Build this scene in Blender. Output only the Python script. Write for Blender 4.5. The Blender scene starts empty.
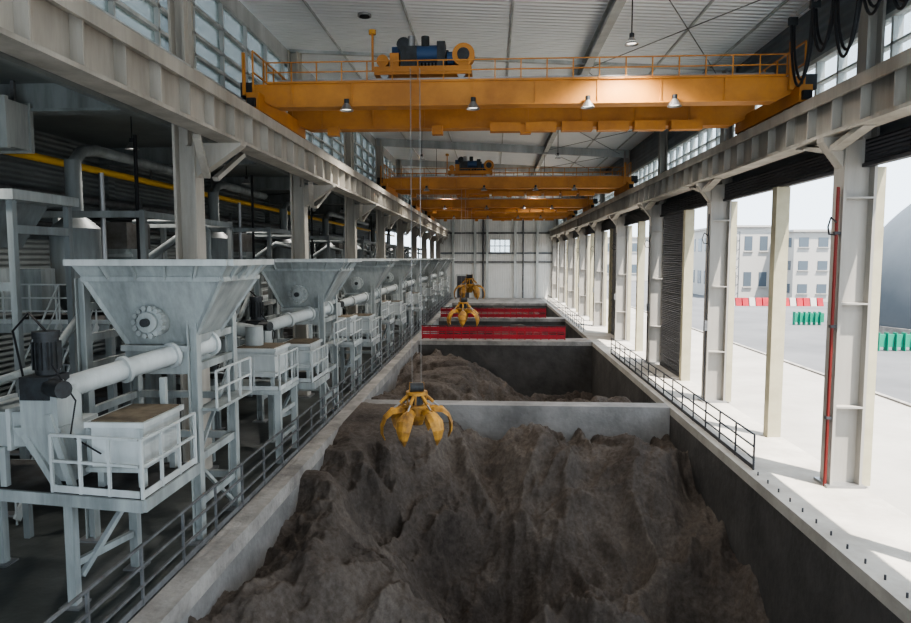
import bpy, math, random
from mathutils import Vector, Matrix, noise
random.seed(7)
U = 6.0   # 1 unit in the tables below = 6 m
scene = bpy.context.scene

# ------------------------------------------------------------------ materials
def mat(name, col, rough=0.6, metal=0.0, col2=None, nscale=3.0, bump=0.0, bscale=20.0, streak=False, spec=0.3):
    m = bpy.data.materials.new(name); m.use_nodes = True
    nt = m.node_tree; b = nt.nodes['Principled BSDF']
    b.inputs['Roughness'].default_value = rough
    b.inputs['Metallic'].default_value = metal
    b.inputs['Specular IOR Level'].default_value = spec
    b.inputs['Base Color'].default_value = (*col, 1)
    tc = nt.nodes.new('ShaderNodeTexCoord')
    if col2:
        n = nt.nodes.new('ShaderNodeTexNoise'); n.inputs['Scale'].default_value = nscale
        n.inputs['Detail'].default_value = 8; n.inputs['Roughness'].default_value = 0.65
        r = nt.nodes.new('ShaderNodeValToRGB')
        r.color_ramp.elements[0].position = 0.35; r.color_ramp.elements[1].position = 0.65
        r.color_ramp.elements[0].color = (*col2, 1); r.color_ramp.elements[1].color = (*col, 1)
        if streak:
            mp = nt.nodes.new('ShaderNodeMapping'); mp.inputs['Scale'].default_value = (1, 1, 0.15)
            nt.links.new(tc.outputs['Object'], mp.inputs['Vector']); nt.links.new(mp.outputs[0], n.inputs['Vector'])
        else:
            nt.links.new(tc.outputs['Object'], n.inputs['Vector'])
        nt.links.new(n.outputs['Fac'], r.inputs['Fac']); nt.links.new(r.outputs[0], b.inputs['Base Color'])
    if bump:
        n2 = nt.nodes.new('ShaderNodeTexNoise'); n2.inputs['Scale'].default_value = bscale
        n2.inputs['Detail'].default_value = 8
        nt.links.new(tc.outputs['Object'], n2.inputs['Vector'])
        bp = nt.nodes.new('ShaderNodeBump'); bp.inputs['Strength'].default_value = bump; bp.inputs['Distance'].default_value = 0.1
        nt.links.new(n2.outputs['Fac'], bp.inputs['Height']); nt.links.new(bp.outputs[0], b.inputs['Normal'])
    return m

def ribbed(name, col, col2, axis='X', scale=3.0, rough=0.5, strength=0.5, dark=0.75):
    m = mat(name, col, rough, 0, col2, 0.6)
    nt = m.node_tree; b = nt.nodes['Principled BSDF']
    tc = nt.nodes.new('ShaderNodeTexCoord')
    w = nt.nodes.new('ShaderNodeTexWave'); w.bands_direction = axis; w.inputs['Scale'].default_value = scale
    w.wave_profile = 'SIN'
    nt.links.new(tc.outputs['Object'], w.inputs['Vector'])
    bp = nt.nodes.new('ShaderNodeBump'); bp.inputs['Strength'].default_value = strength; bp.inputs['Distance'].default_value = 0.08
    nt.links.new(w.outputs['Fac'], bp.inputs['Height']); nt.links.new(bp.outputs[0], b.inputs['Normal'])
    return m

def glass(name, col, transp, rough=0.1):
    m = bpy.data.materials.new(name); m.use_nodes = True
    nt = m.node_tree; nt.nodes.clear()
    o = nt.nodes.new('ShaderNodeOutputMaterial'); t = nt.nodes.new('ShaderNodeBsdfTransparent')
    p = nt.nodes.new('ShaderNodeBsdfPrincipled'); p.inputs['Base Color'].default_value = (*col, 1); p.inputs['Roughness'].default_value = rough
    mx = nt.nodes.new('ShaderNodeMixShader'); mx.inputs[0].default_value = 1 - transp
    t.inputs[0].default_value = (0.95, 0.97, 0.97, 1)
    nt.links.new(t.outputs[0], mx.inputs[1]); nt.links.new(p.outputs[0], mx.inputs[2]); nt.links.new(mx.outputs[0], o.inputs[0])
    return m

def emis(name, col, s):
    m = bpy.data.materials.new(name); m.use_nodes = True
    b = m.node_tree.nodes['Principled BSDF']
    b.inputs['Emission Color'].default_value = (*col, 1); b.inputs['Emission Strength'].default_value = s
    return m

M_white = mat('painted_steel_white', (0.52, 0.54, 0.53), 0.45, 0, (0.33, 0.345, 0.335), 1.2, streak=True)
M_beam = mat('painted_girder_offwhite', (0.48, 0.45, 0.40), 0.5, 0, (0.28, 0.26, 0.225), 0.9, streak=True)
M_colr = mat('painted_column_backlit', (0.36, 0.34, 0.31), 0.5, 0, (0.25, 0.235, 0.21), 0.9, streak=True)  # right columns: backlit shade put into the colour, darker than the girder paint
M_mach = mat('painted_steel_grey_green', (0.40, 0.425, 0.415), 0.42, 0, (0.20, 0.215, 0.21), 1.5, streak=True)
M_rear = mat('equipment_grey', (0.24, 0.265, 0.265), 0.5, 0, (0.13, 0.14, 0.14), 1.5, streak=True)
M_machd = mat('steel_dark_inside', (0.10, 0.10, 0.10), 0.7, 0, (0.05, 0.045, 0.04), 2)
M_orange = mat('crane_orange', (0.52, 0.23, 0.05), 0.5, 0, (0.36, 0.15, 0.035), 0.8)
M_yellow = mat('grab_yellow', (0.56, 0.29, 0.05), 0.5, 0, (0.16, 0.085, 0.035), 2.5)
M_yel2 = mat('pipe_yellow', (0.70, 0.42, 0.04), 0.5)
M_black = mat('black_rubber', (0.015, 0.015, 0.017), 0.6)
M_motor = mat('motor_dark', (0.05, 0.055, 0.06), 0.5, 0.3, (0.03, 0.03, 0.03), 4)
M_blue = mat('motor_blue', (0.03, 0.065, 0.14), 0.5)
M_steel = mat('steel_bare', (0.30, 0.30, 0.30), 0.4, 0.7)
M_fence = mat('fence_grey', (0.17, 0.175, 0.18), 0.5, 0.2, (0.09, 0.09, 0.09), 3)
M_fdark = mat('fence_dark', (0.05, 0.05, 0.055), 0.5)
M_red = mat('barrier_red', (0.40, 0.025, 0.035), 0.5, 0, (0.25, 0.02, 0.03), 1)
M_redp = mat('pipe_red', (0.14, 0.018, 0.015), 0.5)
M_conc = mat('concrete_light', (0.33, 0.31, 0.285), 0.85, 0, (0.15, 0.14, 0.13), 0.8, 0.3, 8)
M_concw = mat('concrete_pit_wall', (0.27, 0.26, 0.25), 0.85, 0, (0.14, 0.135, 0.13), 0.5, 0.3, 6)
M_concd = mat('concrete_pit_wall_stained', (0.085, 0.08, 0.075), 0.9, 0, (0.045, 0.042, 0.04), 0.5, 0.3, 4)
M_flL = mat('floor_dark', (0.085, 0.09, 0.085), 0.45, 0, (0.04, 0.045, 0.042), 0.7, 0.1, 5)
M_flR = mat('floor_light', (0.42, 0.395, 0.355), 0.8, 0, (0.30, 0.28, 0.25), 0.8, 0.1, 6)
M_apron = mat('apron_concrete', (0.34, 0.32, 0.29), 0.85, 0, (0.26, 0.245, 0.225), 0.3, 0.1, 4)
M_asph = mat('asphalt', (0.125, 0.125, 0.128), 0.85, 0, (0.09, 0.09, 0.093), 0.15)
M_ceil = ribbed('roof_sheet', (0.84, 0.87, 0.88), (0.78, 0.81, 0.83), 'Y', 1.1, 0.5, 0.55)
M_wallL = ribbed('wall_sheet_grey', (0.20, 0.22, 0.22), (0.14, 0.155, 0.155), 'Z', 1.6, 0.5, 0.7)
M_wallD = ribbed('wall_sheet_dark', (0.15, 0.17, 0.185), (0.11, 0.12, 0.13), 'Z', 1.2, 0.5, 0.5)
M_wallW = ribbed('wall_sheet_white', (0.62, 0.62, 0.60), (0.55, 0.55, 0.53), 'X', 1.2, 0.5, 0.3)
M_shut = ribbed('shutter_slats', (0.13, 0.13, 0.14), (0.09, 0.09, 0.10), 'Z', 3.2, 0.45, 0.9)
M_jamb = mat('jamb_beige', (0.44, 0.40, 0.29), 0.6, 0, (0.34, 0.31, 0.22), 1)
M_glL = glass('window_glass_left', (0.30, 0.37, 0.37), 0.25, 0.15)
M_glR = glass('window_glass_right', (0.75, 0.80, 0.85), 0.75, 0.1)
M_lamp = emis('lamp_glow', (1, 0.97, 0.9), 1.5)
M_bldg = mat('building_white', (0.42, 0.40, 0.37), 0.8)
M_win = mat('building_window', (0.10, 0.12, 0.14), 0.2)
M_dome = mat('dome_grey', (0.10, 0.11, 0.12), 0.6, 0, (0.08, 0.09, 0.10), 0.3)
M_green = mat('barrier_green', (0.02, 0.24, 0.15), 0.6)
M_lidbr = mat('box_lid_dusty', (0.16, 0.13, 0.09), 0.8, 0, (0.09, 0.07, 0.05), 4)

# ------------------------------------------------------------------ mesh builder
class MB:
    def __init__(s, name): s.name = name; s.v = []; s.f = []; s.mi = []; s.mats = []; s.sm = []
    def _m(s, m):
        if m not in s.mats: s.mats.append(m)
        return s.mats.index(m)
    def add(s, vs, fs, m, smooth=False):
        o = len(s.v); s.v += [Vector(v) for v in vs]; i = s._m(m)
        for f in fs: s.f.append([o + a for a in f]); s.mi.append(i); s.sm.append(smooth)
    def hexa(s, b, t, m):
        s.add(list(b) + list(t), [(3, 2, 1, 0), (4, 5, 6, 7), (0, 1, 5, 4), (1, 2, 6, 5), (2, 3, 7, 6), (3, 0, 4, 7)], m)
    def box(s, x0, x1, y0, y1, z0, z1, m):
        s.hexa([(x0, y0, z0), (x1, y0, z0), (x1, y1, z0), (x0, y1, z0)], [(x0, y0, z1), (x1, y0, z1), (x1, y1, z1), (x0, y1, z1)], m)
    def beam(s, p, q, w, h, m):
        p = Vector(p); q = Vector(q); d = (q - p).normalized()
        up = Vector((0, 0, 1)) if abs(d.z) < 0.95 else Vector((0, 1, 0))
        a = d.cross(up).normalized() * w / 2; c = a.cross(d).normalized() * h / 2
        s.hexa([p - a - c, p + a - c, p + a + c, p - a + c], [q - a - c, q + a - c, q + a + c, q - a + c], m)
    def cyl(s, p, q, r, m, seg=12, r2=None, cap=True, smooth=True):
        p = Vector(p); q = Vector(q); d = (q - p).normalized(); r2 = r if r2 is None else r2
        up = Vector((0, 0, 1)) if abs(d.z) < 0.95 else Vector((1, 0, 0))
        a = d.cross(up).normalized(); c = a.cross(d).normalized()
        vs = []
        for i in range(seg):
            t = 2 * math.pi * i / seg; e = a * math.cos(t) + c * math.sin(t)
            vs += [p + e * r, q + e * r2]
        fs = [(2 * i, (2 * i + 2) % (2 * seg), (2 * i + 3) % (2 * seg), 2 * i + 1) for i in range(seg)]
        s.add(vs, fs, m, smooth)
        if cap:
            s.add([vs[2 * i] for i in range(seg)], [tuple(range(seg))], m)
            s.add([vs[2 * i + 1] for i in range(seg)], [tuple(range(seg))[::-1]], m)
    def tube(s, pts, r, m, seg=6):
        pts = [Vector(p) for p in pts]; rings = []; prev = None
        for i, p in enumerate(pts):
            d = (pts[min(i + 1, len(pts) - 1)] - pts[max(i - 1, 0)]).normalized()
            if prev is None:
                up = Vector((0, 0, 1)) if abs(d.z) < 0.9 else Vector((1, 0, 0)); a = d.cross(up).normalized()
            else: a = (prev - d * prev.dot(d)).normalized()
            prev = a; c = a.cross(d)
            rings.append([p + (a * math.cos(2 * math.pi * k / seg) + c * math.sin(2 * math.pi * k / seg)) * r for k in range(seg)])
        vs = [v for rg in rings for v in rg]; fs = []
        for i in range(len(rings) - 1):
            for k in range(seg):
                fs.append((i * seg + k, i * seg + (k + 1) % seg, (i + 1) * seg + (k + 1) % seg, (i + 1) * seg + k))
        s.add(vs, fs, m, True)
    def ibeam_y(s, x, y0, y1, z0, z1, w, m, t=0.012):
        s.box(x - w / 2, x + w / 2, y0, y1, z0, z0 + t, m); s.box(x - w / 2, x + w / 2, y0, y1, z1 - t, z1, m)
        s.box(x - t / 2, x + t / 2, y0, y1, z0 + t, z1 - t, m)
    def rail(s, p, q, h, n, m, rails=(1, 0.5), r=0.004, toe=None, first=0):
        p = Vector(p); q = Vector(q)
        for i in range(first, n + 1):
            a = p.lerp(q, i / n); s.beam(a, a + Vector((0, 0, h)), 2 * r, 2 * r, m)
        for k in rails:
            o = Vector((0, 0, h * k)); s.beam(p + o, q + o, 1.9 * r, 1.9 * r, m)
        if toe: s.beam(p + Vector((0, 0, toe / 2 + .001)), q + Vector((0, 0, toe / 2 + .001)), r, toe, m)
    def build(s, scale=U, bevel=0, off=(0, 0, 0)):
        off = Vector(off)
        vs = [(v + off) * scale for v in s.v]
        mn = Vector([min(v[i] for v in vs) for i in range(3)]); mx = Vector([max(v[i] for v in vs) for i in range(3)])
        c = Vector(((mn.x + mx.x) / 2, (mn.y + mx.y) / 2, mn.z))
        me = bpy.data.meshes.new(s.name); me.from_pydata([tuple(v - c) for v in vs], [], s.f)
        for m in s.mats: me.materials.append(m)
        for i, p in enumerate(me.polygons): p.material_index = s.mi[i]; p.use_smooth = s.sm[i]
        me.update()
        o = bpy.data.objects.new(s.name, me); o.location = c; scene.collection.objects.link(o)
        return o
def copy_obj(o, dy, dx=0):
    n = bpy.data.objects.new(o.name.split('.')[0], o.data); n.location = o.location + Vector((dx * U, dy * U, 0))
    scene.collection.objects.link(n); return n

BAY = 1.7
COLY = [-0.46 + BAY * i for i in range(0, 11)]
YF = 16.6; YB = -1.6
XL, XR = -0.9, 1.19      # pit edges
ZC = lambda x: 2.44 - (x + 1.35) / 3.0 * 0.17   # roof underside

# ------------------------------------------------------------------ shell
f = MB('floor')
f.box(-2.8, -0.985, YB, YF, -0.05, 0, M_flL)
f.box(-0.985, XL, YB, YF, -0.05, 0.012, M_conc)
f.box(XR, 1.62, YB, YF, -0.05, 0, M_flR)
f.box(XL, XR, 7.9, 8.25, -0.05, 0, M_conc)
f.box(XL, XR, 10.9, 11.2, -0.05, 0, M_conc)
f.box(XL, XR, 14.6, YF, -0.05, 0, M_conc)
f.build()

pit = MB('storage_pit')
D = -1.1
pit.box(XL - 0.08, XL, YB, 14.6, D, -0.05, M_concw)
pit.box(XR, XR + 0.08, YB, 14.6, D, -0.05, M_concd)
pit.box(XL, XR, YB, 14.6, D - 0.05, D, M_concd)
pit.box(XL, XR, 4.42, 4.56, D, 0.0, M_concw)
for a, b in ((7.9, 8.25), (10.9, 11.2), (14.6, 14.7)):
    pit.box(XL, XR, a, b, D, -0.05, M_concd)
pit.build()

# ceiling
c = MB('ceiling')
zl, zr = ZC(-1.46), ZC(1.65)
c.hexa([(-1.46, YB, zl), (1.65, YB, zr), (1.65, YF, zr), (-1.46, YF, zl)],
       [(-1.46, YB, zl + .03), (1.65, YB, zr + .03), (1.65, YF, zr + .03), (-1.46, YF, zl + .03)], M_ceil)
c.box(-2.8, -1.46, YB, YF, 1.78, 1.80, M_wallL)
c.build()
t = MB('roof_purlin')
t.ibeam_y(0.62, YB, YF, ZC(.62) - 0.075, ZC(.62), 0.05, M_white, 0.01)
for x in (-1.05, -0.5, 0.1, 1.1, 1.45):
    t.box(x - .005, x + .005, YB, YF, ZC(x) - 0.012, ZC(x), M_white)
t.build()
for yy in COLY[1:]:
    rf = MB('roof_rafter')
    if yy < 5: hgt = 0.02
    else: hgt = 0.09
    rf.hexa([(-1.42, yy - .015, ZC(-1.42) - hgt), (1.6, yy - .015, ZC(1.6) - hgt), (1.6, yy + .015, ZC(1.6) - hgt), (-1.42, yy + .015, ZC(-1.42) - hgt)],
            [(-1.42, yy - .015, ZC(-1.42)), (1.6, yy - .015, ZC(1.6)), (1.6, yy + .015, ZC(1.6)), (-1.42, yy + .015, ZC(-1.42))], M_white)
    rf.build()
br = MB('roof_tie_rods')
for i in range(2, 8):
    a, b = COLY[i], COLY[i + 1]
    br.cyl((0.62, a, ZC(.62) - .05), (1.5, b, ZC(1.5) - .05), .003, M_fence, 5)
    br.cyl((1.5, a, ZC(1.5) - .05), (0.62, b, ZC(.62) - .05), .003, M_fence, 5)
br.build()
for (x, y) in ((-0.75, 2.55), (-0.75, 3.15), (-0.75, 3.9), (-0.75, 5.2)):
    v = MB('roof_vent'); z = ZC(x)
    v.cyl((x, y, z - .012), (x, y, z), .04, M_steel, 20); v.cyl((x, y, z - .016), (x, y, z - .012), .03, M_black, 20)
    v.build()

# far wall
w = MB('wall_back')
w.box(-1.45, -.08, YF, YF + .05, 0, 2.44, M_wallW)
w.box(0.42, 1.65, YF, YF + .05, 0, 2.44, M_wallW)
w.box(-0.08, 0.42, YF, YF + .05, 0, 1.15, M_wallW)
w.box(-0.08, 0.42, YF, YF + .05, 1.45, 2.44, M_wallW)
w.build()
w = MB('window_1'); w.box(-0.08, 0.42, YF + .02, YF + .03, 1.15, 1.45, M_glR)
for i in range(5): x = -0.08 + i * .125; w.box(x - .01, x + .01, YF + .005, YF + .045, 1.15, 1.45, M_fence)
w.box(-0.08, .42, YF + .005, YF + .045, 1.29, 1.31, M_fence); w.build()
w = MB('trim_back')
for x in (-1.0, -0.45, 0.1 - .25, 0.55, 1.1): w.box(x - .03, x + .03, YF - .06, YF, 0, 2.3, M_white)
for z in (0.9, 1.62): w.box(-1.35, 1.6, YF - .04, YF, z - .02, z + .02, M_fence)
w.box(-1.35, 1.6, YF - .02, YF, 1.1, 1.14, M_wallD)
w.cyl((.75, YF - .05, 0), (.75, YF - .05, 2.2), .02, M_fence, 8)
w.cyl((-.25, YF - .05, 0), (-.25, YF - .05, 2.2), .02, M_fdark, 8)
w.build()
d = MB('door_1'); d.box(-0.9, -0.6, YF - .02, YF - .002, 0, .55, M_shut); d.box(-.93, -.57, YF - .03, YF - .002, .55, .59, M_white); d.build()

# left aisle wall
w = MB('wall_left'); w.box(-2.86, -2.8, YB, YF, 0, 1.8, M_wallL)
for yy in COLY: w.box(-2.8, -2.74, yy - .04, yy + .04, 0, 1.78, M_wallL)
w.build()
w = MB('wall_left_upper')
w.box(-1.46, -1.43, YB, YF, 1.58, 1.78, M_wallL)
w.box(-1.46, -1.43, YB, YF, 2.34, 2.44, M_white)
w.build()
w = MB('window_2')
w.box(-1.45, -1.445, YB, YF, 1.78, 2.34, M_glL)
for z in (1.78, 1.87, 1.97, 2.07, 2.2, 2.34): w.box(-1.46, -1.425, YB, YF, z - .008, z + .008, M_white)
y = YB
while y < YF: w.box(-1.46, -1.425, y - .007, y + .007, 1.78, 2.34, M_white); y += BAY / 5
w.build()
# right upper wall
w = MB('wall_right')
w.box(1.62, 1.66, YB, YF, 1.50, 1.76, M_wallD)
w.box(1.62, 1.66, YB, YF, 1.99, 2.30, M_wallD)
w.build()
w = MB('window_3'); w.box(1.635, 1.64, YB, YF, 1.76, 1.99, M_glR)
y = YB
while y < YF: w.box(1.62, 1.66, y - .008, y + .008, 1.76, 1.99, M_white); y += BAY / 8
w.box(1.615, 1.66, YB, YF, 1.75, 1.77, M_white); w.box(1.615, 1.66, YB, YF, 1.98, 2.0, M_white)
w.box(1.62, 1.655, YB, YF, 1.868, 1.878, M_white)
w.build()

sh = MB('roller_shutter_head')
sh.box(1.575, 1.66, YB, YF, 1.40, 1.50, M_shut)
sh.box(1.565, 1.60, YB, YF, 1.385, 1.40, M_fdark)
sh.build()
n = 2
for yy in COLY[1:-1]:
    j = MB('door_jamb')
    ym = yy + BAY / 2 - .06
    j.box(1.545, 1.61, ym - .02, ym + .02, 0, 1.385, M_jamb)
    j.box(1.535, 1.545, ym - .03, ym + .03, 0, 1.385, M_jamb)
    j.build()
    j = MB('door_jamb')
    j.box(1.62, 1.66, yy - .02, yy + .03, 0, 1.385, M_jamb); j.build()
for (a, b) in ((5.50, 6.22), (8.1, 8.82)):
    dd = MB('door_%d' % n); n += 1
    dd.box(1.575, 1.59, a, b, 0, 1.385, M_shut)
    for k in range(16): dd.box(1.568, 1.575, a, b, k * .085 + .01, k * .085 + .03, M_shut)
    dd.box(1.565, 1.60, a, b, 0, .03, M_fdark); dd.build()

# ------------------------------------------------------------------ columns and crane runway
for ci, yy in enumerate(COLY[1:]):
    c = MB('steel_column')   # right H column
    x0, x1 = 1.475, 1.61; hw = .045
    c.box(x0, x0 + .012, yy - hw, yy + hw, 0, 1.50, M_colr)
    c.box(x1 - .012, x1, yy - hw, yy + hw, 0, 2.27, M_colr)
    c.box(x0 + .012, x1 - .012, yy - .006, yy + .006, 0, 1.50, M_colr)
    c.box(x0 + .075, x1 - .012, yy - .006, yy + .006, 1.5, 2.25, M_colr)
    c.box(x0 + .07, x0 + .082, yy - hw * .8, yy + hw * .8, 1.5, 2.26, M_colr)
    c.box(x0 - .02, x1 + .01, yy - .06, yy + .06, 0, .012, M_steel)
    for z in (.35, .8, 1.25): c.box(x0 + .012, x1 - .012, yy - hw, yy + hw, z, z + .008, M_colr)
    c.hexa([(1.39, yy - .03, 1.49), (1.475, yy - .03, 1.38), (1.475, yy + .03, 1.38), (1.39, yy + .03, 1.49)],
           [(1.39, yy - .03, 1.51), (1.475, yy - .03, 1.51), (1.475, yy + .03, 1.51), (1.39, yy + .03, 1.51)], M_beam)
    c.beam((1.44, yy + .03, 1.46), (1.44, yy + .28, 1.515), .05, .02, M_beam)
    c.beam((1.44, yy - .28, 1.515), (1.44, yy - .03, 1.46), .05, .02, M_beam)
    c.build()
    c = MB('steel_column')   # left
    x0, x1 = -1.425, -1.325
    c.box(x0, x0 + .012, yy - hw, yy + hw, 0, 2.43, M_beam)
    c.box(x1 - .012, x1, yy - hw, yy + hw, 0, 1.50, M_beam)
    c.box(x0 + .012, x1 - .012, yy - .006, yy + .006, 0, 2.42, M_beam)
    c.box(x0 + .06, x0 + .072, yy - hw, yy + hw, 1.5, 2.42, M_beam)
    c.box(x0 - .01, x1 + .02, yy - .07, yy + .07, 0, .012, M_steel)
    c.hexa([(x1, yy - .03, 1.36), (-1.12, yy - .03, 1.50), (-1.12, yy + .03, 1.50), (x1, yy + .03, 1.36)],
           [(x1, yy - .03, 1.51), (-1.12, yy - .03, 1.51), (-1.12, yy + .03, 1.51), (x1, yy + .03, 1.51)], M_beam)
    c.beam((-1.27, yy + .045, 1.36), (-1.22, yy + .25, 1.50), .03, .02, M_beam)
    c.beam((-1.27, yy - .045, 1.36), (-1.22, yy - .25, 1.50), .03, .02, M_beam)
    c.build()
    if ci == 1:
        r = MB('fire_pipe')
        r.cyl((1.46, yy - .03, 0), (1.46, yy - .03, 1.3), .007, M_redp, 8)
        for z in (.3, .7, 1.1): r.box(1.45, 1.475, yy - .04, yy - .02, z, z + .012, M_fdark)
        r.tube([(1.46, yy - .03, 1.15), (1.42, yy - .06, 1.17), (1.40, yy - .08, 1.13), (1.42, yy - .05, 1.10), (1.46, yy - .03, 1.1)], .004, M_black)
        r.build()
    else:
        r = MB('conduit_pipe')
        r.cyl((1.467, yy - .03, 0), (1.467, yy - .03, 1.3), .004, M_fdark, 6)
        r.box(1.455, 1.475, yy - .045, yy - .02, .5, .57, M_fence)
        r.tube([(1.467, yy - .03, 1.15), (1.43, yy - .06, 1.17), (1.41, yy - .08, 1.13), (1.43, yy - .05, 1.10), (1.467, yy - .03, 1.1)], .003, M_black); r.build()

def runway(x, side):
    g = MB('crane_runway_girder')
    g.ibeam_y(x, YB, YF, 1.51, 1.68, 0.10, M_beam, 0.014)
    y = YB
    while y < YF:
        g.box(x - .045, x + .045, y - .004, y + .004, 1.524, 1.666, M_beam); y += BAY / 8
    g.box(x - .012, x + .012, YB, YF, 1.68, 1.70, M_steel)
    if side > 0: g.box(x + .05, x + .17, YB, YF, 1.665, 1.675, M_beam)
    else: g.box(x - .25, x - .05, YB, YF, 1.665, 1.675, M_beam)
    g.box(x - side * .057 - .006, x - side * .057 + .006, YB, YF, 1.645, 1.695, M_beam)
    g.build()
runway(1.44, 1); runway(-1.17, -1)
g = MB('walkway_handrail')
g.rail((-1.35, YB, 1.68), (-1.35, YF, 1.68), .17, 60, M_white, (1, .6, .3), .004); g.build()

# ------------------------------------------------------------------ overhead cranes
def bell_lamp(mb, x, y, z, top, s=1.0):
    mb.cyl((x, y, z + .03 * s), (x, y, top), .003, M_black, 5)
    mb.cyl((x, y, z), (x, y, z + .04 * s), .034 * s, M_steel, 16, r2=.008 * s, cap=False)
    mb.cyl((x, y, z + .035 * s), (x, y, z + .055 * s), .012 * s, M_motor, 10)
    mb.cyl((x, y, z + .008), (x, y, z + .012), .026 * s, M_lamp, 14)

def crane(name, y0, trx, full=True):
    c = MB(name); w = .57; y1 = y0 + w
    for k, y in enumerate((y0, y1)):
        c.box(-1.08, 1.34, y - .035, y + .035, 1.752, 1.858, M_orange)
        c.box(-1.12, 1.38, y - .045, y + .045, 1.858, 1.868, M_orange)
        c.box(-1.08, 1.34, y - .045, y + .045, 1.744, 1.752, M_orange)
        c.hexa([(-1.20, y - .035, 1.80), (-1.08, y - .035, 1.745), (-1.08, y + .035, 1.745), (-1.20, y + .035, 1.80)],
               [(-1.20, y - .035, 1.858), (-1.08, y - .035, 1.858), (-1.08, y + .035, 1.858), (-1.20, y + .035, 1.858)], M_orange)
        c.hexa([(1.34, y - .035, 1.745), (1.46, y - .035, 1.80), (1.46, y + .035, 1.80), (1.34, y + .035, 1.745)],
               [(1.34, y - .035, 1.858), (1.46, y - .035, 1.858), (1.46, y + .035, 1.858), (1.34, y + .035, 1.858)], M_orange)
        c.box(-1.08, 1.34, y - .01, y + .01, 1.868, 1.885, M_steel)
        x = -1.0
        while x < 1.3:
            c.box(x - .003, x + .003, y - .042, y + .042, 1.754, 1.856, M_orange); x += .3
        if k == 0:
            yo = y - .05
            c.rail((-1.12, yo, 1.862), (1.38, yo, 1.862), .095, 20, M_orange, (1, .5), .0028)
        else:
            ya, yb = y + .045, y + .17
            c.box(-1.15, 1.40, ya, yb, 1.835, 1.845, M_orange)
            c.rail((-1.15, yb, 1.845), (1.40, yb, 1.845), .16, 22, M_orange, (1, .55), .0035, toe=.02)
            x = -1.05
            while x < 1.35:
                c.beam((x, y + .04, 1.78), (x, y + .16, 1.835), .008, .01, M_orange); x += .22
    for x in (-1.17, 1.44):
        c.box(x - .03, x + .03, y0 - .12, y1 + .12, 1.72, 1.80, M_orange)
        for y in (y0 - .06, y0 + .05, y1 - .05, y1 + .06):
            c.cyl((x - .02, y, 1.728), (x + .02, y, 1.728), .028, M_steel, 16)
        for y in (y0 - .14, y1 + .12): c.box(x - .02, x + .02, y, y + .02, 1.73, 1.77, M_black)
        c.box(x + (-.09 if x < 0 else .03), x + (-.03 if x < 0 else .09), y0 - .03, y0 + .05, 1.80, 1.87, M_motor)
        c.rail((x, y0 - .1, 1.80), (x, y1 + .1, 1.80), .2, 5, M_orange, (1, .5), .0035)
    c.beam((-1.2, y0 - .14, 1.78), (-1.2, y0 - .14, 1.98), .013, .013, M_orange)
    c.beam((1.38, y0 - .10, 1.78), (1.38, y0 - .10, 2.0), .02, .02, M_orange)
    for i in range(6):
        x = -0.02 + i * .2
        c.box(x, x + .17, y1 - .12, y1 - .06, 1.71, 1.76, M_orange)
    for x in (-.95, -.35, .15): c.box(x, x + .06, y1 - .1, y1 - .05, 1.70, 1.75, M_orange)
    for x in (-.72, -.1, .45, .86): bell_lamp(c, x, y0 - .06, 1.72, 1.76, 1.0)
    tx0, tx1 = trx - .24, trx + .24; zt = 1.90
    c.box(tx0, tx1, y0 - .02, y0 + .03, zt, zt + .04, M_orange); c.box(tx0, tx1, y1 - .03, y1 + .02, zt, zt + .04, M_orange)
    for x in (tx0, trx - .02, tx1 - .04): c.box(x, x + .04, y0 + .03, y1 - .03, zt, zt + .035, M_orange)
    c.box(tx0 + .02, tx1 - .02, y0 + .05, y1 - .05, zt + .015, zt + .03, M_orange)
    for x in (tx0 + .05, tx1 - .05):
        for y in (y0, y1): c.cyl((x, y - .012, 1.905), (x, y + .012, 1.905), .022, M_steel, 14)
    zb = zt + .04
    for yk in (y0 + .15, y0 + .38):
        c.cyl((trx - .13, yk, zb + .065), (trx + .10, yk, zb + .065), .05, M_motor, 20)
        for i in range(12): xx = trx - .12 + i * .018; c.cyl((xx, yk, zb + .065), (xx + .008, yk, zb + .065), .054, M_steel, 16)
        c.box(trx - .17, trx - .13, yk - .05, yk + .05, zb, zb + .13, M_blue)
        c.cyl((trx + .12, yk - .02, zb + .05), (trx + .18, yk - .02, zb + .05), .038, M_blue, 14)
        c.box(trx + .10, trx + .12, yk - .05, yk + .05, zb, zb + .11, M_motor)
    c.box(trx - .11, trx - .03, y0 - .01, y0 + .08, zb, zb + .10, M_motor)
    c.cyl((trx - .03, y0 + .03, zb + .07), (trx + .07, y0 + .03, zb + .07), .04, M_blue, 16)
    c.cyl((trx - .10, y0 + .03, zb + .12), (trx - .10, y0 + .06, zb + .12), .035, M_motor, 16)
    c.box(trx + .07, trx + .11, y0 - .01, y0 + .07, zb, zb + .12, M_motor)
    c.cyl((trx + .01, y0 + .02, zb + .10), (trx + .01, y0 + .02, zb + .15), .02, M_motor, 12)
    c.cyl((trx - .06, y0 + .03, zb + .10), (trx - .06, y0 + .03, zb + .155), .018, M_steel, 12)
    c.cyl((trx + .12, y0 + .02, zb + .045), (trx + .155, y0 + .02, zb + .045), .03, M_blue, 14)
    c.box(trx - .165, trx - .12, y0 + .0, y0 + .06, zb, zb + .07, M_orange)
    c.cyl((trx + .2, y0 - .01, zb + .055), (trx + .2, y0 + .04, zb + .055), .055, M_orange, 24)
    c.cyl((trx + .2, y0 - .02, zb + .055), (trx + .2, y0 - .01, zb + .055), .03, M_motor, 24)
    c.cyl((trx - .2, y0 - .01, zb + .03), (trx - .2, y0 + .03, zb + .03), .03, M_orange, 20)
    c.beam((trx - .25, y0, zt + .02), (trx - .25, y0, zt + .2), .01, .01, M_orange)
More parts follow.
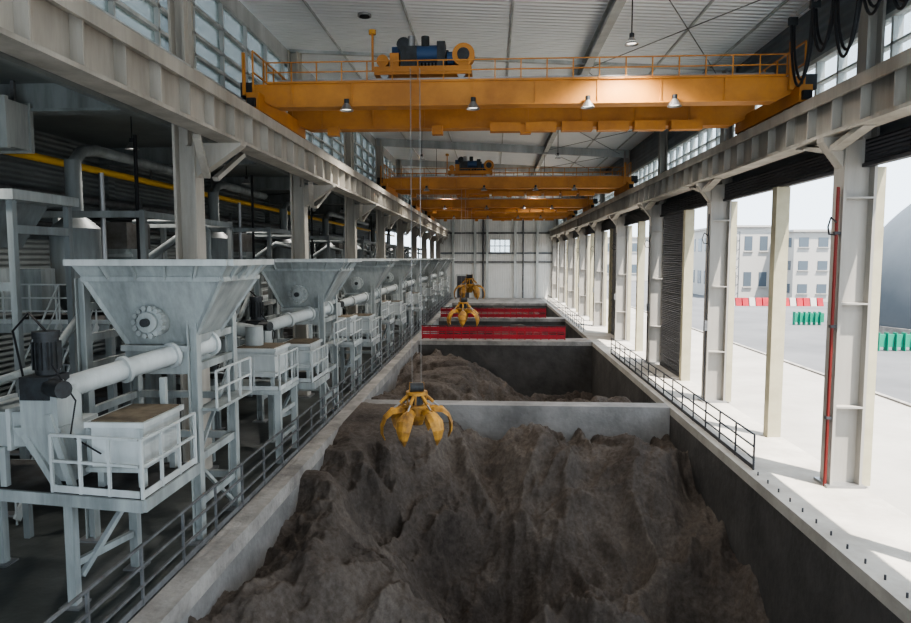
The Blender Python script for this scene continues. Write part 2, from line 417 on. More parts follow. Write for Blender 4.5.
    c.cyl((trx - .25, y0, zt + .2), (trx - .25, y0, zt + .22), .018, M_yellow, 10)
    return c

def grab(name, X, Y, Z, ztop, rot=0.3, sc=1.0, cab=.0010):
    """orange-peel grab, Z = height of the claw tips"""
    g = MB(name); o = Vector((X, Y, Z)); mtr = sc / 6.0
    def P(r, a, z): return o + Vector((r * math.cos(a) * mtr, r * math.sin(a) * mtr, z * mtr))
    g.cyl(P(0, 0, .75), P(0, 0, 1.05), .30 * mtr, M_yellow, 20)
    g.cyl(P(0, 0, 1.05), P(0, 0, 1.12), .42 * mtr, M_yellow, 20)
    g.cyl(P(0, 0, 1.12), P(0, 0, 1.45), .22 * mtr, M_motor, 16)
    g.cyl(P(0, 0, 1.45), P(0, 0, 1.55), .36 * mtr, M_yellow, 20)
    for a in (0, math.pi / 2, math.pi, 1.5 * math.pi):
        g.beam(P(.3, a, 1.1), P(.3, a, 1.5), .06 * mtr, .06 * mtr, M_yellow)
    g.cyl(P(.22, rot, 1.68), P(.22, rot + math.pi, 1.68), .16 * mtr, M_motor, 18)
    g.beam(P(.2, rot, 1.5), P(.2, rot, 1.85), .1 * mtr, .03 * mtr, M_yellow)
    g.beam(P(.2, rot + math.pi, 1.5), P(.2, rot + math.pi, 1.85), .1 * mtr, .03 * mtr, M_yellow)
    g.cyl(P(0, 0, .45), P(0, 0, .75), .2 * mtr, M_yellow, 16, r2=.3 * mtr)
    prof = [(.30, .85), (.56, .95), (.84, .92), (1.05, .74), (1.16, .46), (1.15, .18), (1.05, -.04)]
    wid = [.10, .18, .25, .28, .24, .15, .02]
    thk = [.10, .12, .10, .07, .06, .05, .02]
    for k in range(6):
        a = rot + k * math.pi / 3
        er = Vector((math.cos(a), math.sin(a), 0)); et = Vector((-math.sin(a), math.cos(a), 0))
        vs = []; ns = len(prof)
        for i, (r, z) in enumerate(prof):
            j0, j1 = max(i - 1, 0), min(i + 1, ns - 1)
            d = Vector((prof[j1][0] - prof[j0][0], prof[j1][1] - prof[j0][1])).normalized(); nn = Vector((-d.y, d.x))
            nr = er * nn.x + Vector((0, 0, nn.y))
            c0 = o + (er * r + Vector((0, 0, z))) * mtr
            W = et * wid[i] * mtr; T = nr * thk[i] * mtr
            vs += [c0 - W - T * .6, c0 - W * .5 + T * .6, c0 + T, c0 + W * .5 + T * .6, c0 + W - T * .6, c0 - T * .4]
        fs = []
        for i in range(ns - 1):
            for q in range(6): fs.append((i * 6 + q, i * 6 + (q + 1) % 6, (i + 1) * 6 + (q + 1) % 6, (i + 1) * 6 + q))
        fs += [tuple(range(6)), tuple(range((ns - 1) * 6, ns * 6))[::-1]]
        g.add(vs, fs, M_yellow, False)
        g.beam(P(.50, a, 1.0), P(.86, a, .95), .05 * mtr, .16 * mtr, M_yellow)
        g.cyl(P(.30, a, 1.42), P(.55, a, 1.18), .055 * mtr, M_yellow, 10)
        g.cyl(P(.55, a, 1.18), P(.80, a, .98), .03 * mtr, M_steel, 8)
        g.cyl(P(.3, a - .2, .86), P(.3, a + .2, .86), .07 * mtr, M_motor, 8)
    for a in (rot, rot + math.pi):
        for dy in (-.25, .25):
            p = P(.15, a, 1.75); g.cyl(p, (p.x, p.y + dy / 6 * .3, ztop), cab, M_steel, 5)
    return g.build()

CR = [(3.32, -.35), (7.2, -.25), (9.9, -.3), (12.2, .1)]
for y0, tx in CR:
    crane('overhead_crane', y0, tx).build()
grab('orange_peel_grab', -.375, 3.2, .11, 1.9, .25, .90)
grab('orange_peel_grab', -.33, 7.35, .25, 1.9, .5, 1.0)
grab('orange_peel_grab', -.36, 10.1, .38, 1.9, .1, 1.2)

# festoon cable
fs = MB('festoon_cable')
fs.box(1.36, 1.372, 1.2, 3.15, 2.09, 2.11, M_steel)
y = 1.5; q = 0
while y < 3.0:
    L = .20 + random.uniform(-.03, .03); dp = .27 + random.uniform(-.07, .06)
    for lane in (0, 1):
        pts = [(1.362 + lane * .016, y + L * t / 12 + lane * .01, 2.09 - (dp - lane * .03) * math.sin(math.pi * t / 12) ** .55) for t in range(13)]
        fs.tube(pts, .0055, M_black)
    y += L
    fs.box(1.35, 1.39, y - .008, y + .008, 2.065, 2.10, M_motor)
fs.build()

# hanging lamps
LP = []
for yy in (1.6, 3.1, 4.8, 6.5, 8.2, 9.9, 11.6, 13.3, 15):
    for x in (-.7, .62):
        if x < 0 and yy < 4: continue
        l = MB('high_bay_lamp'); zt = ZC(x) - (.078 if x > 0 else .001)
        bell_lamp(l, x, yy, 1.96, zt, .9); l.build(); LP.append((x, yy, 1.94, 1100))
for yy in (2.0, 3.6, 5.3, 7.0, 8.7, 10.4, 12.1, 13.8):
    l = MB('high_bay_lamp'); bell_lamp(l, -2.0, yy, 1.6, 1.779, 1.1); l.build(); LP.append((-2.0, yy, 1.58, 700))

# ------------------------------------------------------------------ feeding machines
def machine():
    m = MB('hopper_feeder')
    def fr(a, z): return [(a[0], a[2], z), (a[1], a[2], z), (a[1], a[3], z), (a[0], a[3], z)]
    top = (-1.40, -.86, 2.2, 2.60); mid = (-1.37, -.90, 2.23, 2.57); low = (-1.27, -1.05, 2.32, 2.50)
    zt, zm, zl = .985, .93, .69
    for (a, za, b, zb) in ((top, zt, mid, zm), (mid, zm, low, zl)):
        A, B = fr(a, za), fr(b, zb)
        m.add(A + B, [(i, (i + 1) % 4, 4 + (i + 1) % 4, 4 + i) for i in range(4)], M_mach)
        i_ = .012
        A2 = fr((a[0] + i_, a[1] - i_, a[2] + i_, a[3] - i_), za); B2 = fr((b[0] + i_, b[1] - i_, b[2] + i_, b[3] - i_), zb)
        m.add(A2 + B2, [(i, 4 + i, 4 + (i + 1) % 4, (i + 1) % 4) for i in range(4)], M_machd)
    R = fr(top, zt); Mi = fr(mid, zm); Lo = fr(low, zl)
    for i in range(4):
        m.beam(R[i], R[(i + 1) % 4], .035, .020, M_white)
        m.beam(Mi[i], Mi[(i + 1) % 4], .02, .016, M_mach)
        m.beam(Lo[i], Lo[(i + 1) % 4], .03, .02, M_mach)
        m.beam(Mi[i], Lo[i], .014, .014, M_mach)
        for k in (1, 2, 3, 4):
            t = k / 5
            a = Vector(R[i]).lerp(Vector(R[(i + 1) % 4]), t); b = Vector(Mi[i]).lerp(Vector(Mi[(i + 1) % 4]), t); c_ = Vector(Lo[i]).lerp(Vector(Lo[(i + 1) % 4]), t)
            m.beam(a, b, .008, .022, M_mach)
    m.box(-1.27, -1.05, 2.29, 2.52, .60, .69, M_mach)
    m.box(-1.28, -1.04, 2.28, 2.53, .68, .70, M_mach)
    cx, cz, cy = -1.155, .785, 2.235
    m.cyl((cx, cy + .06, cz), (cx, cy, cz), .050, M_mach, 24); m.cyl((cx, cy, cz), (cx, cy - .012, cz), .034, M_mach, 24)
    m.cyl((cx, cy - .012, cz), (cx, cy - .03, cz), .014, M_motor, 12)
    for k in range(14):
        a = k * 2 * math.pi / 14; m.cyl((cx + .047 * math.cos(a), cy + .02, cz + .047 * math.sin(a)), (cx + .047 * math.cos(a), cy - .008, cz + .047 * math.sin(a)), .009, M_mach, 6)
    # inclined screw conveyor
    a = Vector((-1.03, 2.44, .69)); b = Vector((-1.27, 1.93, .615))
    m.cyl(a, b, .033, M_white, 20)
    for t in (0, .3, .62, 1.0):
        p = a.lerp(b, t); dd = (b - a).normalized() * .006; m.cyl(p - dd, p + dd, .044, M_white, 20)
    m.cyl(b, b + (b - a).normalized() * .05, .04, M_mach, 16)
    # gear box + vertical motor
    m.box(-1.335, -1.225, 1.86, 1.97, .52, .63, M_mach)
    m.box(-1.33, -1.245, 1.855, 1.95, .60, .665, M_motor)
    m.cyl((-1.29, 1.92, .665), (-1.29, 1.92, .77), .032, M_motor, 18)
    for k in range(14):
        an = k * 2 * math.pi / 14; e = Vector((math.cos(an), math.sin(an), 0))
        m.beam(Vector((-1.29, 1.92, .68)) + e * .034, Vector((-1.29, 1.92, .76)) + e * .034, .003, .012, M_motor)
    m.cyl((-1.29, 1.92, .77), (-1.29, 1.92, .79), .036, M_motor, 18)
    m.cyl((-1.25, 1.87, .635), (-1.19, 1.84, .635), .025, M_motor, 14)
    # long casing to the left (pump body) and cone
    m.box(-1.85, -1.30, 1.88, 2.08, .46, .56, M_mach)
    for x in (-1.8, -1.66, -1.52, -1.38): m.box(x - .006, x + .006, 1.87, 2.09, .45, .57, M_white)
    m.cyl((-1.30, 1.92, .53), (-1.20, 1.96, .47), .055, M_mach, 18, r2=.03)
    m.hexa([(-1.27, 1.88, .36), (-1.20, 1.88, .36), (-1.20, 2.02, .36), (-1.27, 2.02, .36)],
           [(-1.36, 1.86, .52), (-1.22, 1.86, .52), (-1.22, 2.04, .52), (-1.36, 2.04, .52)], M_mach)
    for p, q in (((-1.33, 1.87, .5), (-1.24, 1.87, .345)), ((-1.40, 1.875, .46), (-1.40, 1.875, .345)), ((-1.25, 1.86, .56), (-1.19, 1.86, .35)),
                 ((-1.05, 2.12, .62), (-1.05, 2.12, .345)), ((-1.7, 1.9, .44), (-1.7, 1.9, .345))):
        m.beam(p, q, .018, .018, M_mach)
    # metering box
    m.box(-1.14, -.985, 1.87, 2.09, .40, .53, M_white)
    m.box(-1.15, -.975, 1.86, 2.10, .523, .538, M_white)
    m.box(-1.135, -.985, 1.87, 2.09, .538, .541, M_lidbr)
    for x in (-1.14, -.985): m.box(x - .005, x + .005, 1.862, 1.869, .40, .52, M_mach)
    m.box(-1.15, -.975, 1.86, 1.869, .395, .408, M_mach)
    for x in (-1.12, -1.0):
        for y in (1.89, 2.07): m.beam((x, y, .345), (x, y, .40), .018, .018, M_mach)
    # service platform
    zf = .34
    pf = [(-.95, 1.80), (-.95, 2.13), (-1.9, 2.13), (-1.9, 1.94), (-1.5, 1.88)]
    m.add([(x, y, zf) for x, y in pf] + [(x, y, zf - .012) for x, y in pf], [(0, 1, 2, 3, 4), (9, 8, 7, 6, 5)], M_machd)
    for i in range(5):
        x, y = pf[i]; x2, y2 = pf[(i + 1) % 5]; m.beam((x, y, zf - .018), (x2, y2, zf - .018), .014, .034, M_mach)
    for y in (1.95, 2.06): m.beam((-.96, y, zf - .03), (-1.89, y, zf - .03), .02, .03, M_mach)
    m.rail((-.955, 1.805, zf), (-.955, 2.125, zf), .165, 3, M_white, (1, .55), .004, toe=.02)
    m.rail((-.965, 1.807, zf), (-1.24, 1.847, zf), .165, 3, M_white, (1, .55), .004, toe=.02, first=1)
    for (x, y) in ((-1.2, 1.86), (-1.15, 2.10), (-1.62, 1.93), (-1.60, 2.10), (-1.85, 1.97)):
        m.beam((x, y, 0), (x, y, zf - .04), .026, .026, M_mach); m.box(x - .03, x + .03, y - .03, y + .03, 0, .006, M_steel)
    m.beam((-1.19, 1.88, .08), (-1.155, 2.08, .24), .015, .015, M_mach)
    m.beam((-1.2, 1.88, .12), (-1.15, 2.08, .12), .015, .02, M_mach)
    # hopper frame
    L = [(-1.03, 2.30), (-1.03, 2.62), (-1.42, 2.30), (-1.42, 2.62)]
    for x, y in L:
        zt_ = .86 if x > -1.2 else .93
        m.box(x - .017, x - .012, y - .017, y + .017, 0, zt_, M_mach); m.box(x + .012, x + .017, y - .017, y + .017, 0, zt_, M_mach)
        m.box(x - .012, x + .012, y - .003, y + .003, 0, zt_, M_mach); m.box(x - .04, x + .04, y - .035, y + .035, 0, .008, M_steel)
    for z in (.14, .30, .46, .62, .72, .83):
        m.beam((-1.03, 2.30, z), (-1.03, 2.62, z), .02, .026, M_mach)
        m.beam((-1.42, 2.30, z), (-1.42, 2.62, z), .02, .026, M_mach)
        if z < .7: m.beam((-1.03, 2.62, z), (-1.42, 2.62, z), .02, .026, M_mach)
    m.beam((-1.03, 2.3, .3), (-1.03, 2.62, .6), .012, .012, M_mach)
    m.beam((-1.03, 2.62, .02), (-1.03, 2.3, .28), .012, .012, M_mach)
    for y in (2.30, 2.57): m.beam((-1.03, y, .76), (-.92, y, .92), .016, .016, M_mach)
    m.box(-1.01, -.95, 2.3, 2.62, .47, .48, M_mach)
    m.rail((-.955, 2.3, .48), (-.955, 2.62, .48), .13, 3, M_white, (1, .5), .0035)
    m.tube([(-1.29, 1.92, .79), (-1.36, 1.95, .84), (-1.45, 2.0, .78), (-1.45, 2.05, .56)], .0035, M_black)
    m.tube([(-1.25, 1.88, .70), (-1.17, 1.86, .60), (-1.19, 1.86, .5), (-1.1, 1.855, .45)], .0025, M_black)
    # supply pipe runs and cable tray behind the hopper
    m.tube([(-1.5, 1.9, .62), (-1.5, 2.2, .64), (-1.5, 2.55, .9), (-1.5, 2.9, .9), (-1.5, 3.1, .62), (-1.5, 3.4, .62)], .014, M_mach, 10)
    m.tube([(-1.56, 1.95, .56), (-1.56, 1.95, 1.15), (-1.62, 1.98, 1.2), (-2.0, 1.98, 1.2)], .012, M_rear, 10)
    return m
base = machine().build(off=(0, -.1, 0))
for k in range(1, 8): copy_obj(base, BAY * k)

m = MB('metering_feeder')
zf = .36
m.box(-1.40, -1.02, 2.95, 3.25, zf - .02, zf, M_mach)
for x in (-1.38, -1.04):
    for y in (2.97, 3.23): m.beam((x, y, 0), (x, y, zf - .02), .028, .028, M_mach)
for z in (.12, .24): m.beam((-1.04, 2.97, z), (-1.04, 3.23, z), .014, .02, M_mach)
m.box(-1.26, -1.06, 2.99, 3.2, .42, .55, M_white); m.box(-1.27, -1.05, 2.98, 3.21, .545, .56, M_white); m.box(-1.255, -1.065, 2.995, 3.195, .56, .563, M_lidbr)
for x in (-1.24, -1.08):
    for y in (3.01, 3.18): m.beam((x, y, zf), (x, y, .42), .016, .016, M_mach)
m.rail((-1.025, 2.955, zf), (-1.025, 3.245, zf), .17, 3, M_white, (1, .5), .0035, toe=.02)
m.rail((-1.035, 2.957, zf), (-1.39, 2.957, zf), .17, 3, M_white, (1, .5), .0035, toe=.02, first=1)
m.cyl((-1.2, 3.1, .63), (-1.7, 3.15, .70), .035, M_mach, 16)
m.cyl((-1.2, 3.1, .563), (-1.2, 3.1, .66), .045, M_mach, 16)
m.cyl((-1.33, 3.05, .68), (-1.33, 3.05, .80), .032, M_motor, 14)
m.box(-1.37, -1.29, 3.01, 3.09, .64, .68, M_motor)
m.beam((-1.66, 3.15, 0), (-1.66, 3.15, .68), .03, .03, M_mach)
b2 = m.build(off=(0, .13, 0))
for k in range(1, 8): copy_obj(b2, BAY * k)

def rear_unit():
    m = MB('dosing_equipment_frame')
    x0, x1, y0, y1 = -2.35, -1.75, .15, 1.25; zf = .70
    for x in (x0, x1):
        for y in (y0, (y0 + y1) / 2, y1): m.beam((x, y, 0), (x, y, 1.22 if x == x0 else zf - .015), .03, .03, M_mach)
    m.box(x0 - .03, x1 + .03, y0 - .03, y1 + .03, zf - .012, zf, M_machd)
    for a, b in (((x1 + .03, y0 - .02), (x1 + .03, y1 + .03)), ((x1 + .02, y0 - .03), (x0, y0 - .03))):
        m.beam((a[0], a[1], zf - .02), (b[0], b[1], zf - .02), .016, .04, M_mach)
        m.rail((a[0], a[1], zf), (b[0], b[1], zf), .18, 5, M_white, (1, .66, .33), .0035, toe=.02)
    m.cyl((-2.15, .55, .8), (-2.15, .55, 1.15), .12, M_rear, 24); m.cyl((-2.15, .55, .70), (-2.15, .55, .8), .05, M_rear, 24, r2=.12)
    m.cyl((-2.15, .55, 1.15), (-2.15, .55, 1.22), .12, M_rear, 24, r2=.04); m.cyl((-2.15, .55, 1.22), (-2.15, .55, 1.5), .04, M_rear, 16)
    m.box(-2.28, -2.0, .8, 1.15, .80, 1.05, M_rear); m.box(-2.24, -2.05, .85, 1.1, 1.05, 1.2, M_machd)
    for k in range(4): m.box(-2.29, -1.99, .79, .80, .84 + k * .055, .855 + k * .055, M_mach)
    m.tube([(-2.15, .55, 1.48), (-2.15, .62, 1.55), (-2.15, .75, 1.58), (-2.15, 1.7, 1.58)], .03, M_rear, 12)
    m.tube([(-1.98, .95, 1.0), (-1.8, .95, 1.12), (-1.64, .95, 1.08), (-1.62, .95, .85), (-1.62, .95, 0)], .022, M_rear, 12)
    m.cyl((-1.85, .3, .70), (-1.85, .3, 1.4), .012, M_steel, 10); m.cyl((-1.9, .7, .70), (-1.9, .7, 1.65), .01, M_black, 8)
    m.beam((-2.33, .2, 1.2), (-1.6, .2, 1.2), .02, .03, M_rear); m.beam((-2.33, 1.2, 1.2), (-1.6, 1.2, 1.2), .02, .03, M_rear)
    m.beam((-1.6, .2, 0), (-1.6, .2, 1.22), .025, .025, M_rear); m.beam((-1.6, 1.2, 0), (-1.6, 1.2, 1.22), .025, .025, M_rear)
    m.beam((-1.6, .2, 1.2), (-1.6, 1.2, 1.2), .02, .03, M_rear)
    m.cyl((-1.95, .25, .78), (-1.8, .25, .78), .05, M_motor, 14)
    m.box(-2.3, -2.1, .2, .3, .75, .95, M_mach)
    m.box(-2.3, -1.8, .2, 1.2, .1, .35, M_machd); m.box(-1.79, -1.75, .3, .6, .05, .4, M_rear)
    m.cyl((-2.0, .3, .45), (-2.0, 1.2, .45), .07, M_rear, 16)
    ya = y0 - .05
    for s_ in (-1.95, -1.78): m.beam((s_, ya - .55, 0.02), (s_, ya, zf), .01, .035, M_white)
    for i in range(11):
        t_ = (i + .5) / 11; m.box(-1.94, -1.79, ya - .55 + .55 * t_ - .02, ya - .55 + .55 * t_ + .02, zf * t_ - .004, zf * t_ + .004, M_steel)
    for s_ in (-1.95, -1.78):
        m.beam((s_, ya - .55, .18), (s_, ya, zf + .18), .006, .006, M_white); m.beam((s_, ya - .55, .1), (s_, ya, zf + .1), .005, .005, M_white)
        for t_ in (0, .33, .66, 1): m.beam((s_, ya - .55 + .55 * t_, zf * t_), (s_, ya - .55 + .55 * t_, zf * t_ + .18), .006, .006, M_white)
    return m
b3 = rear_unit().build(off=(0, 2.75, 0))
for k in range(1, 8): copy_obj(b3, BAY * k)

p = MB('yellow_gas_pipe'); p.cyl((-2.5, YB, 1.55), (-2.5, YF, 1.55), .022, M_yel2, 12)
for yy in COLY: p.beam((-2.5, yy + .1, 1.55), (-2.5, yy + .1, 1.779), .012, .012, M_fence)
p.build()
p = MB('pipe_rack')
for z, r, mm in ((1.38, .03, M_fence), (1.28, .018, M_motor), (1.2, .018, M_motor)):
    p.cyl((-2.68, YB, z), (-2.68, YF, z), r, mm, 12)
for yy in COLY: p.beam((-2.79, yy + .2, 1.17), (-2.62, yy + .2, 1.17), .02, .02, M_fence); p.beam((-2.64, yy + .2, 0), (-2.64, yy + .2, 1.45), .02, .02, M_fence)
p.build()
for yy in COLY[1:]:
    a = MB('aisle_roof_beam'); a.box(-2.75, -1.46, yy - .03, yy + .03, 1.66, 1.78, M_rear); a.box(-2.75, -1.46, yy - .045, yy + .045, 1.655, 1.667, M_rear); a.build()
a = MB('ventilation_duct'); a.box(-2.35, -2.08, 2.75, 2.9, 1.48, 1.68, M_mach)
for y in (2.75, 2.9): a.box(-2.36, -2.07, y - .01, y + .01, 1.47, 1.69, M_mach)
a.beam((-2.3, 2.8, 1.69), (-2.3, 2.8, 1.78), .015, .015, M_fence); a.beam((-2.12, 2.86, 1.69), (-2.12, 2.86, 1.78), .015, .015, M_fence)
a.build()
a = MB('transfer_chute_frame')
for x in (-1.66, -2.09):
    for y in (2.2, 2.5): a.beam((x, y, 0), (x, y, 1.2), .022, .022, M_rear)
a.box(-2.12, -1.63, 2.17, 2.53, 1.20, 1.235, M_mach)
a.hexa([(-1.99, 2.3, 1.04), (-1.79, 2.3, 1.04), (-1.79, 2.42, 1.04), (-1.99, 2.42, 1.04)], [(-2.07, 2.22, 1.2), (-1.72, 2.22, 1.2), (-1.72, 2.48, 1.2), (-2.07, 2.48, 1.2)], M_rear)
a.beam((-1.66, 2.2, .9), (-2.09, 2.2, .9), .02, .03, M_rear); a.beam((-1.66, 2.2, 1.1), (-1.66, 2.5, 1.1), .02, .03, M_rear)
a.build()

# ------------------------------------------------------------------ fences
a = MB('pit_fence_left'); a.rail((-.992, 1.0, .012), (-.992, 15.5, .012), .175, 58, M_fence, (1, .66, .33), .0038, toe=.02); a.build()
a = MB('pit_fence_right'); a.rail((1.235, 3.12, 0), (1.235, 6.9, 0), .17, 16, M_fdark, (1, .66, .33), .0036, toe=.02); a.build()
a = MB('pit_fence_right'); a.rail((1.235, 9, 0), (1.235, 15.0, 0), .17, 24, M_fdark, (1, .5), .0036); a.build()
a = MB('anchor_studs')
y = 1.5
while y < 3.05: a.cyl((1.225, y, 0), (1.225, y, .016), .0035, M_fdark, 6); y += .11
a.build()
for yy in (8.05, 11.0):
    a = MB('red_safety_barrier')
    a.rail((-.87, yy, 0), (.88, yy, 0), .17, 18, M_red, (1, .75, .5, .25), .006)
    a.box(-.87, .88, yy - .002, yy + .002, .01, .065, M_red)
    a.box(-.87, .88, yy - .003, yy + .003, .10, .155, M_red)
    a.beam((-.87, yy - .01, .175), (.88, yy - .01, .175), .01, .008, M_fdark)
    a.build()

# ------------------------------------------------------------------ material heaps
def heap_mat():
    m = mat('sludge_soil', (0.165, 0.140, 0.121), 0.95, 0, (0.070, 0.059, 0.052), 0.30, 0.0, spec=.15)
    nt = m.node_tree; b = nt.nodes['Principled BSDF']
    tc = nt.nodes.new('ShaderNodeTexCoord')
    n1 = nt.nodes.new('ShaderNodeTexNoise'); n1.inputs['Scale'].default_value = 4.5; n1.inputs['Detail'].default_value = 15; n1.inputs['Roughness'].default_value = .76
    bp = nt.nodes.new('ShaderNodeBump'); bp.inputs['Strength'].default_value = .85; bp.inputs['Distance'].default_value = .16
    nt.links.new(tc.outputs['Object'], n1.inputs['Vector'])
    nt.links.new(n1.outputs['Fac'], bp.inputs['Height']); nt.links.new(bp.outputs[0], b.inputs['Normal'])
    # fine speckle of clods over the broad two-tone noise colouring
    n2 = nt.nodes.new('ShaderNodeTexNoise'); n2.inputs['Scale'].default_value = 7; n2.inputs['Detail'].default_value = 10; n2.inputs['Roughness'].default_value = .75
    nt.links.new(tc.outputs['Object'], n2.inputs['Vector'])
    r2 = nt.nodes.new('ShaderNodeValToRGB'); r2.color_ramp.elements[0].position = .38; r2.color_ramp.elements[1].position = .62
    r2.color_ramp.elements[0].color = (.62, .60, .58, 1); r2.color_ramp.elements[1].color = (1.0, 1.0, 1.0, 1)
    nt.links.new(n2.outputs['Fac'], r2.inputs['Fac'])
    mx = nt.nodes.new('ShaderNodeMix'); mx.data_type = 'RGBA'; mx.blend_type = 'MULTIPLY'; mx.inputs[0].default_value = 1
    src = b.inputs['Base Color'].links[0].from_socket
    nt.links.new(src, mx.inputs[6]); nt.links.new(r2.outputs[0], mx.inputs[7]); nt.links.new(mx.outputs[2], b.inputs['Base Color'])
    return m
M_soil = heap_mat()
def ss(a, b, x):
    t = max(0, min(1, (x - a) / (b - a))); return t * t * (3 - 2 * t)
def ga(x, y, cx, cy, sx, sy): return math.exp(-((x - cx) / sx) ** 2 - ((y - cy) / sy) ** 2)
def cone(x, y, cx, cy, sx, sy):   # heap dropped by a grab: straight slopes, rounded tip
    d = math.sqrt(((x - cx) / sx) ** 2 + ((y - cy) / sy) ** 2 + .01); return max(0, 1.05 - d)
def h1(x, y):
    z = -.50 + .26 * ss(3.1, 4.1, y) + .42 * ss(-.2, -.9, x)
    z -= .42 * ga(x, y, .05, 2.95, .36, .42) + .16 * ga(x, y, .85, 2.6, .3, .6)
    z += .30 * cone(x, y, -.38, 2.38, .34, .40) + .34 * cone(x, y, .36, 2.2, .40, .36) + .2 * cone(x, y, -.12, 1.85, .3, .4)
    z += .24 * cone(x, y, .28, 3.75, .34, .55) + .16 * cone(x, y, .85, 3.6, .3, .6) + .22 * cone(x, y, -.35, 3.75, .3, .6)
    return z
def h2(x, y):
    z = -.60 + .48 * ss(.5, -.75, x) - .10 * ss(6.8, 7.9, y) + .22 * ga(x, y, -.25, 6.2, .4, 1.0) + .52 * ga(x, y, .85, 4.8, .45, .45) + .3 * cone(x, y, .3, 5.4, .5, .9)
    return z
def h3(x, y): return -.6 + .62 * ga(x, y, .35, 9.9, .7, .7) + .35 * ga(x, y, -.7, 9.5, .4, .9)
def h4(x, y): return -.45 + .60 * ga(x, y, .2, 13.2, .8, .9) + .3 * ga(x, y, -.5, 12.3, .5, .6)
def sa(n): return math.sqrt(n * n + .0015)
def heap(name, fn, y0, y1, nx, ny, seed, amp=1.0):
    vs = []; fc = []
    for j in range(ny + 1):
        y = y0 + (y1 - y0) * j / ny
        for i in range(nx + 1):
            x = XL + (XR - XL) * i / nx
            q = Vector((x + seed, y * .85, seed * .3))
            wv = Vector((noise.noise(q * 2.4), noise.noise(q * 2.4 + Vector((9, 3, 1))), 0)) * .18
            qq = q + wv
            r = 1 - sa(noise.noise(qq * 2.1)) * 2.2
            r2 = 1 - sa(noise.noise(Vector((qq.x * 5.6 + 4, qq.y * 3.6, 0)))) * 2
            r3 = 1 - sa(noise.noise((q + wv * .5) * 11)) * 2
            b = noise.fractal(q * 18, .6, 2.2, 6)
            lo = noise.noise(q * 1.2)
            z = fn(x, y) + amp * (.17 * (r - .5) + .085 * (r2 - .5) + .028 * (r3 - .5) + .018 * b + .06 * lo)
            if z > -.035: z = -.035 + .2 * (z + .035)
            z = min(z, .01)
            vs.append((x * U, y * U, z * U))
    for j in range(ny):
        for i in range(nx):
            a = j * (nx + 1) + i; fc.append((a, a + 1, a + nx + 2, a + nx + 1))
    me = bpy.data.meshes.new(name); me.from_pydata(vs, [], fc); me.materials.append(M_soil)
    for p_ in me.polygons: p_.use_smooth = True
    o = bpy.data.objects.new(name, me); scene.collection.objects.link(o)
heap('soil_heap', h1, .6, 4.42, 360, 640, 3.1)
heap('soil_heap', h2, 4.56, 7.9, 200, 320, 11.7)
heap('soil_heap', h3, 8.25, 10.9, 120, 150, 5.3)
heap('soil_heap', h4, 11.2, 14.6, 120, 150, 8.9)

# ------------------------------------------------------------------ outside
g = MB('ground')
g.box(1.62, 2.85, -8, 40, -.06, -.01, M_apron)
g.box(2.85, 45, -8, 60, -.06, -.012, M_asph)
g.box(-20, 1.62, YF + .05, 60, -.06, -.012, M_asph)
g.build()
k = MB('kerb'); k.box(2.83, 2.87, -8, 40, -.01, .004, M_conc); k.build()
def bldg(name, x0, x1, y0, y1, z, floors, nwin):
    b = MB(name); b.box(x0, x1, y0, y1, -.01, z, M_bldg); b.box(x0 - .05, x1 + .05, y0 - .05, y1 + .05, z, z + .05, M_bldg)
    fh = z / floors
    for i in range(floors):
        for j in range(nwin):
            xx = x0 + (x1 - x0) * (j + .5) / nwin; ww = (x1 - x0) / nwin * .25
            b.box(xx - ww, xx + ww, y0 - .01, y0, fh * i + fh * .35, fh * i + fh * .75, M_win)
            b.box(xx - ww * 1.2, xx + ww * 1.2, y0 - .03, y0, fh * i + fh * .31, fh * i + fh * .34, M_bldg)
        for j in range(6):
            yy = y0 + (y1 - y0) * (j + .5) / 6
            b.box(x0 - .01, x0, yy - .15, yy + .15, fh * i + fh * .35, fh * i + fh * .75, M_win)
    b.build()
bldg('office_building', 6.9, 9.5, 15.6, 19, 1.6, 3, 6)
bldg('office_building', 5.7, 6.8, 16.6, 20, 1.75, 2, 3)
bldg('warehouse_building', 4.6, 14, 30, 34, 1.9, 2, 8)
t = MB('lattice_tower')
for x in (5.35, 5.6):
    for y in (15.4, 15.65): t.beam((x, y, 0), (x, y, 1.6), .02, .02, M_fence)
for i in range(8):
    z = i * .2
    t.beam((5.35, 15.4, z), (5.6, 15.4, z + .2), .012, .012, M_fence); t.beam((5.35, 15.4, z + .2), (5.6, 15.4, z + .2), .012, .012, M_fence)
    t.beam((5.35, 15.65, z), (5.35, 15.4, z + .2), .012, .012, M_fence)
t.build()
dm = MB('storage_dome')
seg, rg = 64, 20; cxd, cyd, R = 7.35, 9.2, 2.35
vs = []; fc = []
for i in range(rg + 1):
    ph = math.pi / 2 * i / rg
    for j in range(seg):
        th = 2 * math.pi * j / seg; vs.append((cxd + R * math.cos(ph) * math.cos(th), cyd + R * math.cos(ph) * math.sin(th), R * 1.0 * math.sin(ph)))
for i in range(rg):
    for j in range(seg): fc.append((i * seg + j, i * seg + (j + 1) % seg, (i + 1) * seg + (j + 1) % seg, (i + 1) * seg + j))
dm.add(vs, fc, M_dome, True)
dm.cyl((cxd, cyd, -.01), (cxd, cyd, .12), R + .03, M_conc, 64)
dm.build()
for (xa, xb, yy) in ((4.55, 5.0, 10.2), (4.2, 4.75, 7.4)):
    b = MB('green_barrier'); n_ = 6
    for i in range(n_):
        x0 = xa + (xb - xa) * i / n_; x1 = xa + (xb - xa) * (i + .9) / n_
        b.box(x0 + .011, x1, yy - .01, yy + .01, .03, .17, M_green); b.box(x0, x0 + .01, yy - .04, yy + .04, -.01, .19, M_green)
    b.build()
b = MB('red_traffic_barrier')
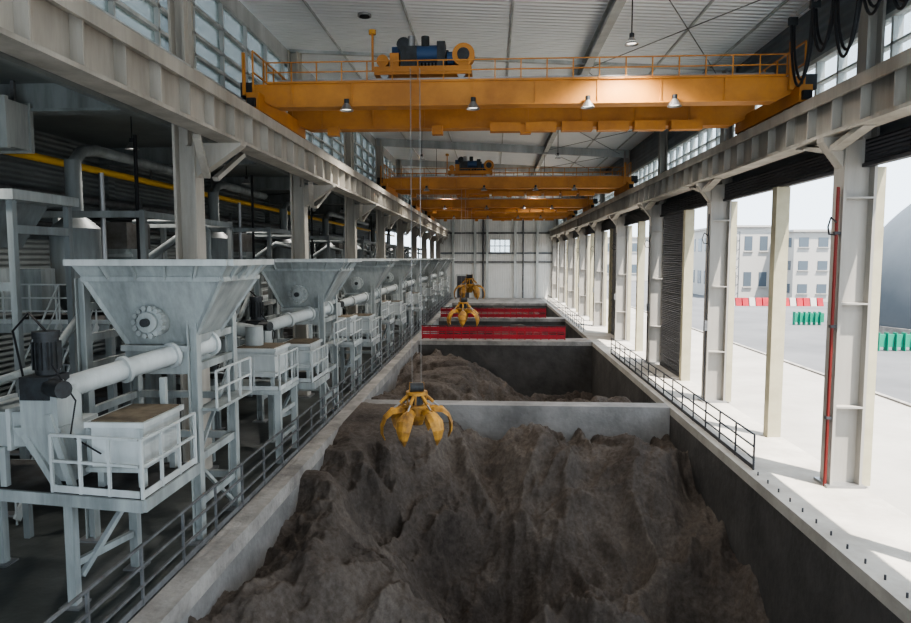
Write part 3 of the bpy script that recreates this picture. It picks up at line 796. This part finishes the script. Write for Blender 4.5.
for i in range(14):
    x0 = 5.0 + i * .14
    b.hexa([(x0, 14.2, -.01), (x0 + .12, 14.2, -.01), (x0 + .12, 14.35, -.01), (x0, 14.35, -.01)], [(x0, 14.25, .16), (x0 + .12, 14.25, .16), (x0 + .12, 14.3, .16), (x0, 14.3, .16)], M_red if i % 3 else M_bldg)
b.build()

# ------------------------------------------------------------------ lights
for i, (x, y, z, e) in enumerate(LP):
    l = bpy.data.lights.new('lamp_light', 'SPOT'); l.energy = e; l.spot_size = math.radians(150); l.spot_blend = .6; l.shadow_soft_size = .25
    l.color = (1, .95, .88)
    o = bpy.data.objects.new('lamp_light', l); o.location = (x * U, y * U, z * U); scene.collection.objects.link(o)
s = bpy.data.lights.new('sun', 'SUN'); s.energy = 15; s.angle = math.radians(.6); s.color = (1, .94, .86)
so = bpy.data.objects.new('sun', s); scene.collection.objects.link(so)
so.location = (60, -60, 120)
so.rotation_euler = Vector((-.27, .30, -1.05)).to_track_quat('-Z', 'Y').to_euler()

wd = bpy.data.worlds.new('world'); scene.world = wd; wd.use_nodes = True
nt = wd.node_tree; bg = nt.nodes['Background']; bg.inputs[1].default_value = 2.7
tc = nt.nodes.new('ShaderNodeTexCoord'); sx = nt.nodes.new('ShaderNodeSeparateXYZ'); rp = nt.nodes.new('ShaderNodeValToRGB')
nt.links.new(tc.outputs['Generated'], sx.inputs[0]); nt.links.new(sx.outputs['Z'], rp.inputs['Fac']); nt.links.new(rp.outputs[0], bg.inputs[0])
rp.color_ramp.elements[0].position = 0.0; rp.color_ramp.elements[0].color = (.76, .87, .97, 1)
rp.color_ramp.elements[1].position = 0.5; rp.color_ramp.elements[1].color = (.70, .83, .98, 1)
try:
    scene.view_settings.look = 'AgX - Medium High Contrast'
    scene.view_settings.exposure = 0.38
except Exception as e: print(e)

# ------------------------------------------------------------------ camera
cd = bpy.data.cameras.new('camera'); cd.lens = 26.0; cd.sensor_width = 36; cd.clip_end = 2000
co = bpy.data.objects.new('camera', cd); co.location = (0, 0, U)
co.rotation_euler = (math.radians(90 - 4.65), 0, math.radians(3.26)); scene.collection.objects.link(co)
scene.camera = co
